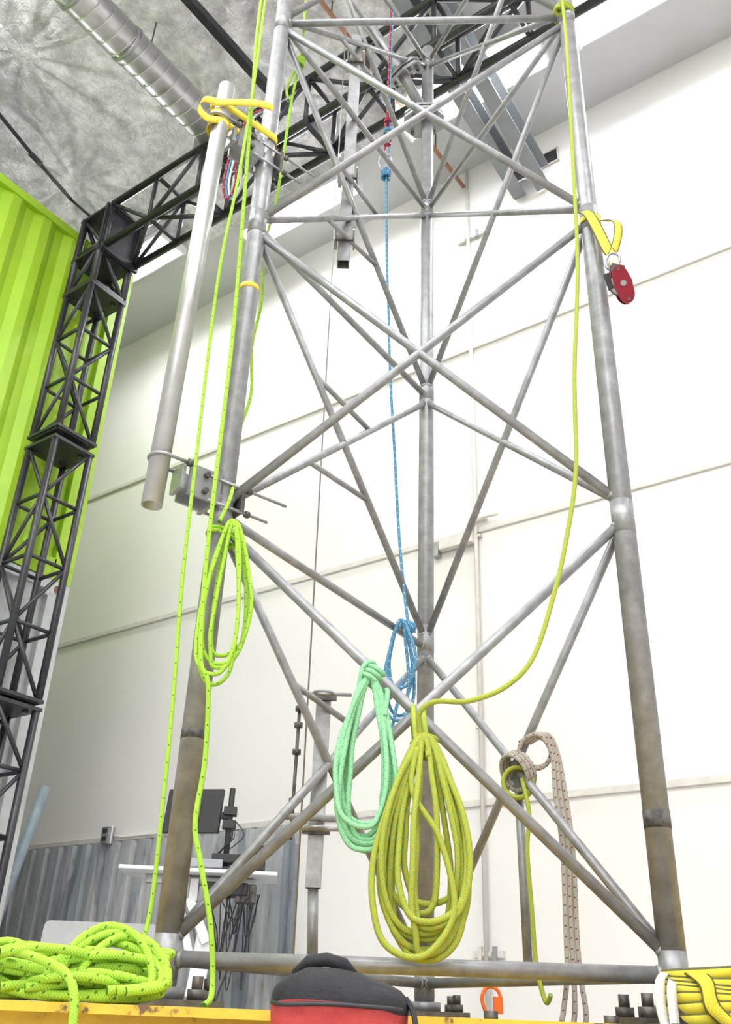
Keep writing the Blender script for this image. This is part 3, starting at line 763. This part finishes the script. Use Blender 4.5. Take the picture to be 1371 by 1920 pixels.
# ================================================================ BACKPACK
def backpack():
    rootloc=TF@V3((-.008,1.46,-.35)); e=empty('backpack',rootloc)
    b=B(); mb=b.m(BLKF); mr=b.m(REDF); nx,nz=32,40; W,D,Hh=.192,.16,.400
    for j in range(nz+1):
        f=j/nz; z=-.35+Hh*f
        s=1 if f<.93 else math.sqrt(max(0.02,1-((f-.93)/.07)**2*.55))
        s*=.97+.04*math.sin(f*3.1)
        for i in range(nx):
            t=i/nx*2*math.pi; c_,s_=math.cos(t),math.sin(t)
            x=math.copysign(abs(c_)**.5,c_)*W/2*s; y=math.copysign(abs(s_)**.6,s_)*D/2*s
            x+=.002*math.sin(z*60+t*3)
            b.v.append(V3((-.008+x,1.46+y,z+.003*math.sin(t*3+1)*f-.014*max(0,c_)*f)))
    for j in range(nz):
        for i in range(nx):
            i2=(i+1)%nx; f=j/nz
            b.face([j*nx+i,j*nx+i2,(j+1)*nx+i2,(j+1)*nx+i],mr if f<.88 and f>.12 else mb,None,True)
    b.face([nz*nx+i for i in range(nx)],mb,None,True)
    b.face([i for i in range(nx)][::-1],mb)
    b.done('bag_body',frame=TF,parent=e)
    b=B()
    b.tube([(-.075,1.45,.044),(-.055,1.445,.060),(-.03,1.44,.064),(-.005,1.44,.058),(.012,1.45,.044)],[.006,.009,.009,.009,.006],BLKF,8)
    b.tube([(-.100,1.41,.008),(-.085,1.385,.006),(-.04,1.376,.008),(.0,1.376,.008),(.05,1.378,.006),(.075,1.39,.004)],.003,BLK,8,5)
    b.ribbon([(.082,1.44,.02),(.094,1.41,-.01),(.094,1.40,-.1),(.09,1.41,-.2)],.025,BLKF,(0,1,0),sub=6,th=.006)
    b.box((-.01,1.370,-.14),(.12,.03,.14),REDF)
    b.done('bag_trim',frame=TF,parent=e,bevel=0)
backpack()
# orange cord hanging behind
b=B(); b.tube([(.472,3.4,-.34),(.472,3.4,-.05),(.465,3.4,-.01),(.445,3.4,.05),(.46,3.4,.085),(.49,3.4,.085),(.505,3.4,.06),(.49,3.4,.02),(.48,3.39,-.02),(.47,3.38,-.05)],.006,ORG,8,6); b.box((.474,3.4,-.012),(.035,.03,.03),ORG); b.box((.497,3.4,.035),(.028,.03,.05),ORG)
b.done('orange_extension_cord',frame=TF)
# ================================================================ DESK STATION
desk=empty('standing_desk_workstation',(-4.3,4.3,0))
b=B(); P0=V3((-4.69,4.02,1.04)); P1=V3((-4.0,4.62,1.04)); d=(P1-P0).normalized(); n=V3((d.y,-d.x,0)); c=(P0+P1)/2+n*.19
M=Matrix((d,n,V3((0,0,1)))).transposed(); Lg=(P1-P0).length
b.box(c,(Lg,.40,.022),WHITE,M); b.box(c-n*.02-V3((0,0,.035)),(Lg*.7,.05,.05),GALV,M)
b.done('desk_top',parent=desk,bevel=.005)
b=B(); q=c+V3((0,0,-.03)); bx=q-d*.06
b.box(bx+V3((0,0,-.06)),(.12,.10,.12),WHITE,M)
for s_ in(-1,1):
    b.bar(bx+n*s_*.045+V3((0,0,-.08)),bx+d*.14+n*s_*.045+V3((0,0,-.34)),.018,.055,WHITE)
    b.bar(bx+n*s_*.045-d*.05+V3((0,0,-.1)),bx+d*.05+n*s_*.045+V3((0,0,-.40)),.018,.045,WHITE)
b.tube([bx+d*.02+V3((0,0,-.1)),bx+d*.12+V3((0,0,-.42))],.022,GALV,14)
b.bar(bx+d*.13+V3((0,0,-.30)),bx+d*.10+V3((0,0,-.62)),.10,.06,WHITE,up=n)
b.tube([bx+d*.10+V3((0,0,-.45)),V3((bx.x+d.x*.10,bx.y+d.y*.10,.04))],.032,WHITE,20)
b.box((bx.x+d.x*.1,bx.y+d.y*.1,.02),(.5,.5,.035),WHITE)
b.done('lift_column',parent=desk,bevel=.003)
b=B(); mp=c+V3((0,0,.01))+d*.14
b.tube([mp,mp+V3((0,0,.50))],.018,BLK,14); b.box(mp+V3((0,0,.02)),(.12,.12,.03),BLK,M)
for z in(.28,.36): b.box(mp+V3((0,0,z)),(.08,.08,.05),BLK,M)
sc_c=mp-d*.14+V3((-.10,-.02,.36)); Ms=Matrix.Rotation(math.radians(25),3,'Z')@Matrix.Rotation(math.radians(-8),3,'X')
b.box(sc_c,(.36,.03,.27),BLK,Ms); b.box(sc_c+V3((0,-.02,0)),(.12,.02,.12),DSTL,Ms); b.bar(sc_c,mp+V3((0,0,.33)),.04,.04,BLK)
for dx in(-.04,.04):
    for dz in(-.04,.04): b.box(sc_c+Ms@V3((dx,-.032,dz)),(.01,.006,.01),GALV,Ms)
b.done('monitor_and_stand',parent=desk,bevel=.004)
b=B()
b.box(mp+d*.16+V3((0,0,.06)),(.16,.2,.09),BLK,M); b.box(mp+d*.20+V3((0,0,.14)),(.10,.12,.05),BLK,M)
b.box(mp-d*.12+V3((0,0,.045)),(.22,.16,.05),SILV,M); b.box(mp+d*.02+V3((0,0,.08)),(.20,.14,.05),BLK,M)
b.box(mp+d*.02-V3((0,0,.09)),(.26,.18,.07),BLK,M); b.box(mp+d*.14-V3((0,0,.11)),(.12,.14,.10),DSTL,M); b.box(mp-d*.24-V3((0,0,.09)),(.1,.12,.12),GALV,M)
b.done('electronics_boxes',parent=desk,bevel=.006)
b=B(); rd=random.Random(9)
for k in range(12):
    s0=mp+d*rd.uniform(-.1,.22)+n*rd.uniform(-.1,.15)-V3((0,0,.1)); e0=mp+d*rd.uniform(-.05,.25)+n*rd.uniform(-.1,.15)-V3((0,0,rd.uniform(.05,.15))); dep=rd.uniform(.15,.55)
    mid=(s0+e0)/2-V3((0,0,dep))
    b.tube([s0,lerp(s0,mid,.6)+V3((rd.uniform(-.03,.03),0,0)),mid,lerp(e0,mid,.55),e0],.0035,BLK,6,6)
for k in range(4):
    s0=mp+V3((rd.uniform(-.05,.05),0,.3)); b.tube([s0,s0+V3((.05+.02*k,-.03,-.1)),s0+V3((-.04,-.03,-.2)),s0+V3((0,0,-.27))],.0035,BLK,6,6)
s0=mp+d*.1-V3((0,0,.1)); b.tube([s0,s0+V3((.0,0,-.3)),s0+V3((-.05,-.05,-.55)),s0+V3((-.1,-.1,-.8)),V3((s0.x-.2,s0.y-.1,.01))],.005,BLK,6,6)
b.done('hanging_cables',parent=desk)
# ================================================================ CAMERA
th=math.atan(1722/3162)
ex=V3((1,0,0)); ey=V3((0,-math.sin(th),math.cos(th))); fw=V3((0,math.cos(th),math.sin(th)))
right=ex*.9992+ey*.0395; up=ey*.9992-ex*.0395
Rm=Matrix((right,up,-fw)).transposed().to_4x4()
cam=bpy.data.cameras.new('camera'); co=bpy.data.objects.new('camera',cam); sc.collection.objects.link(co)
co.matrix_world=TF@Rm
cam.sensor_fit='VERTICAL'; cam.sensor_height=36; cam.lens=1722/1920*36; cam.clip_start=.02; cam.clip_end=100
sc.camera=co
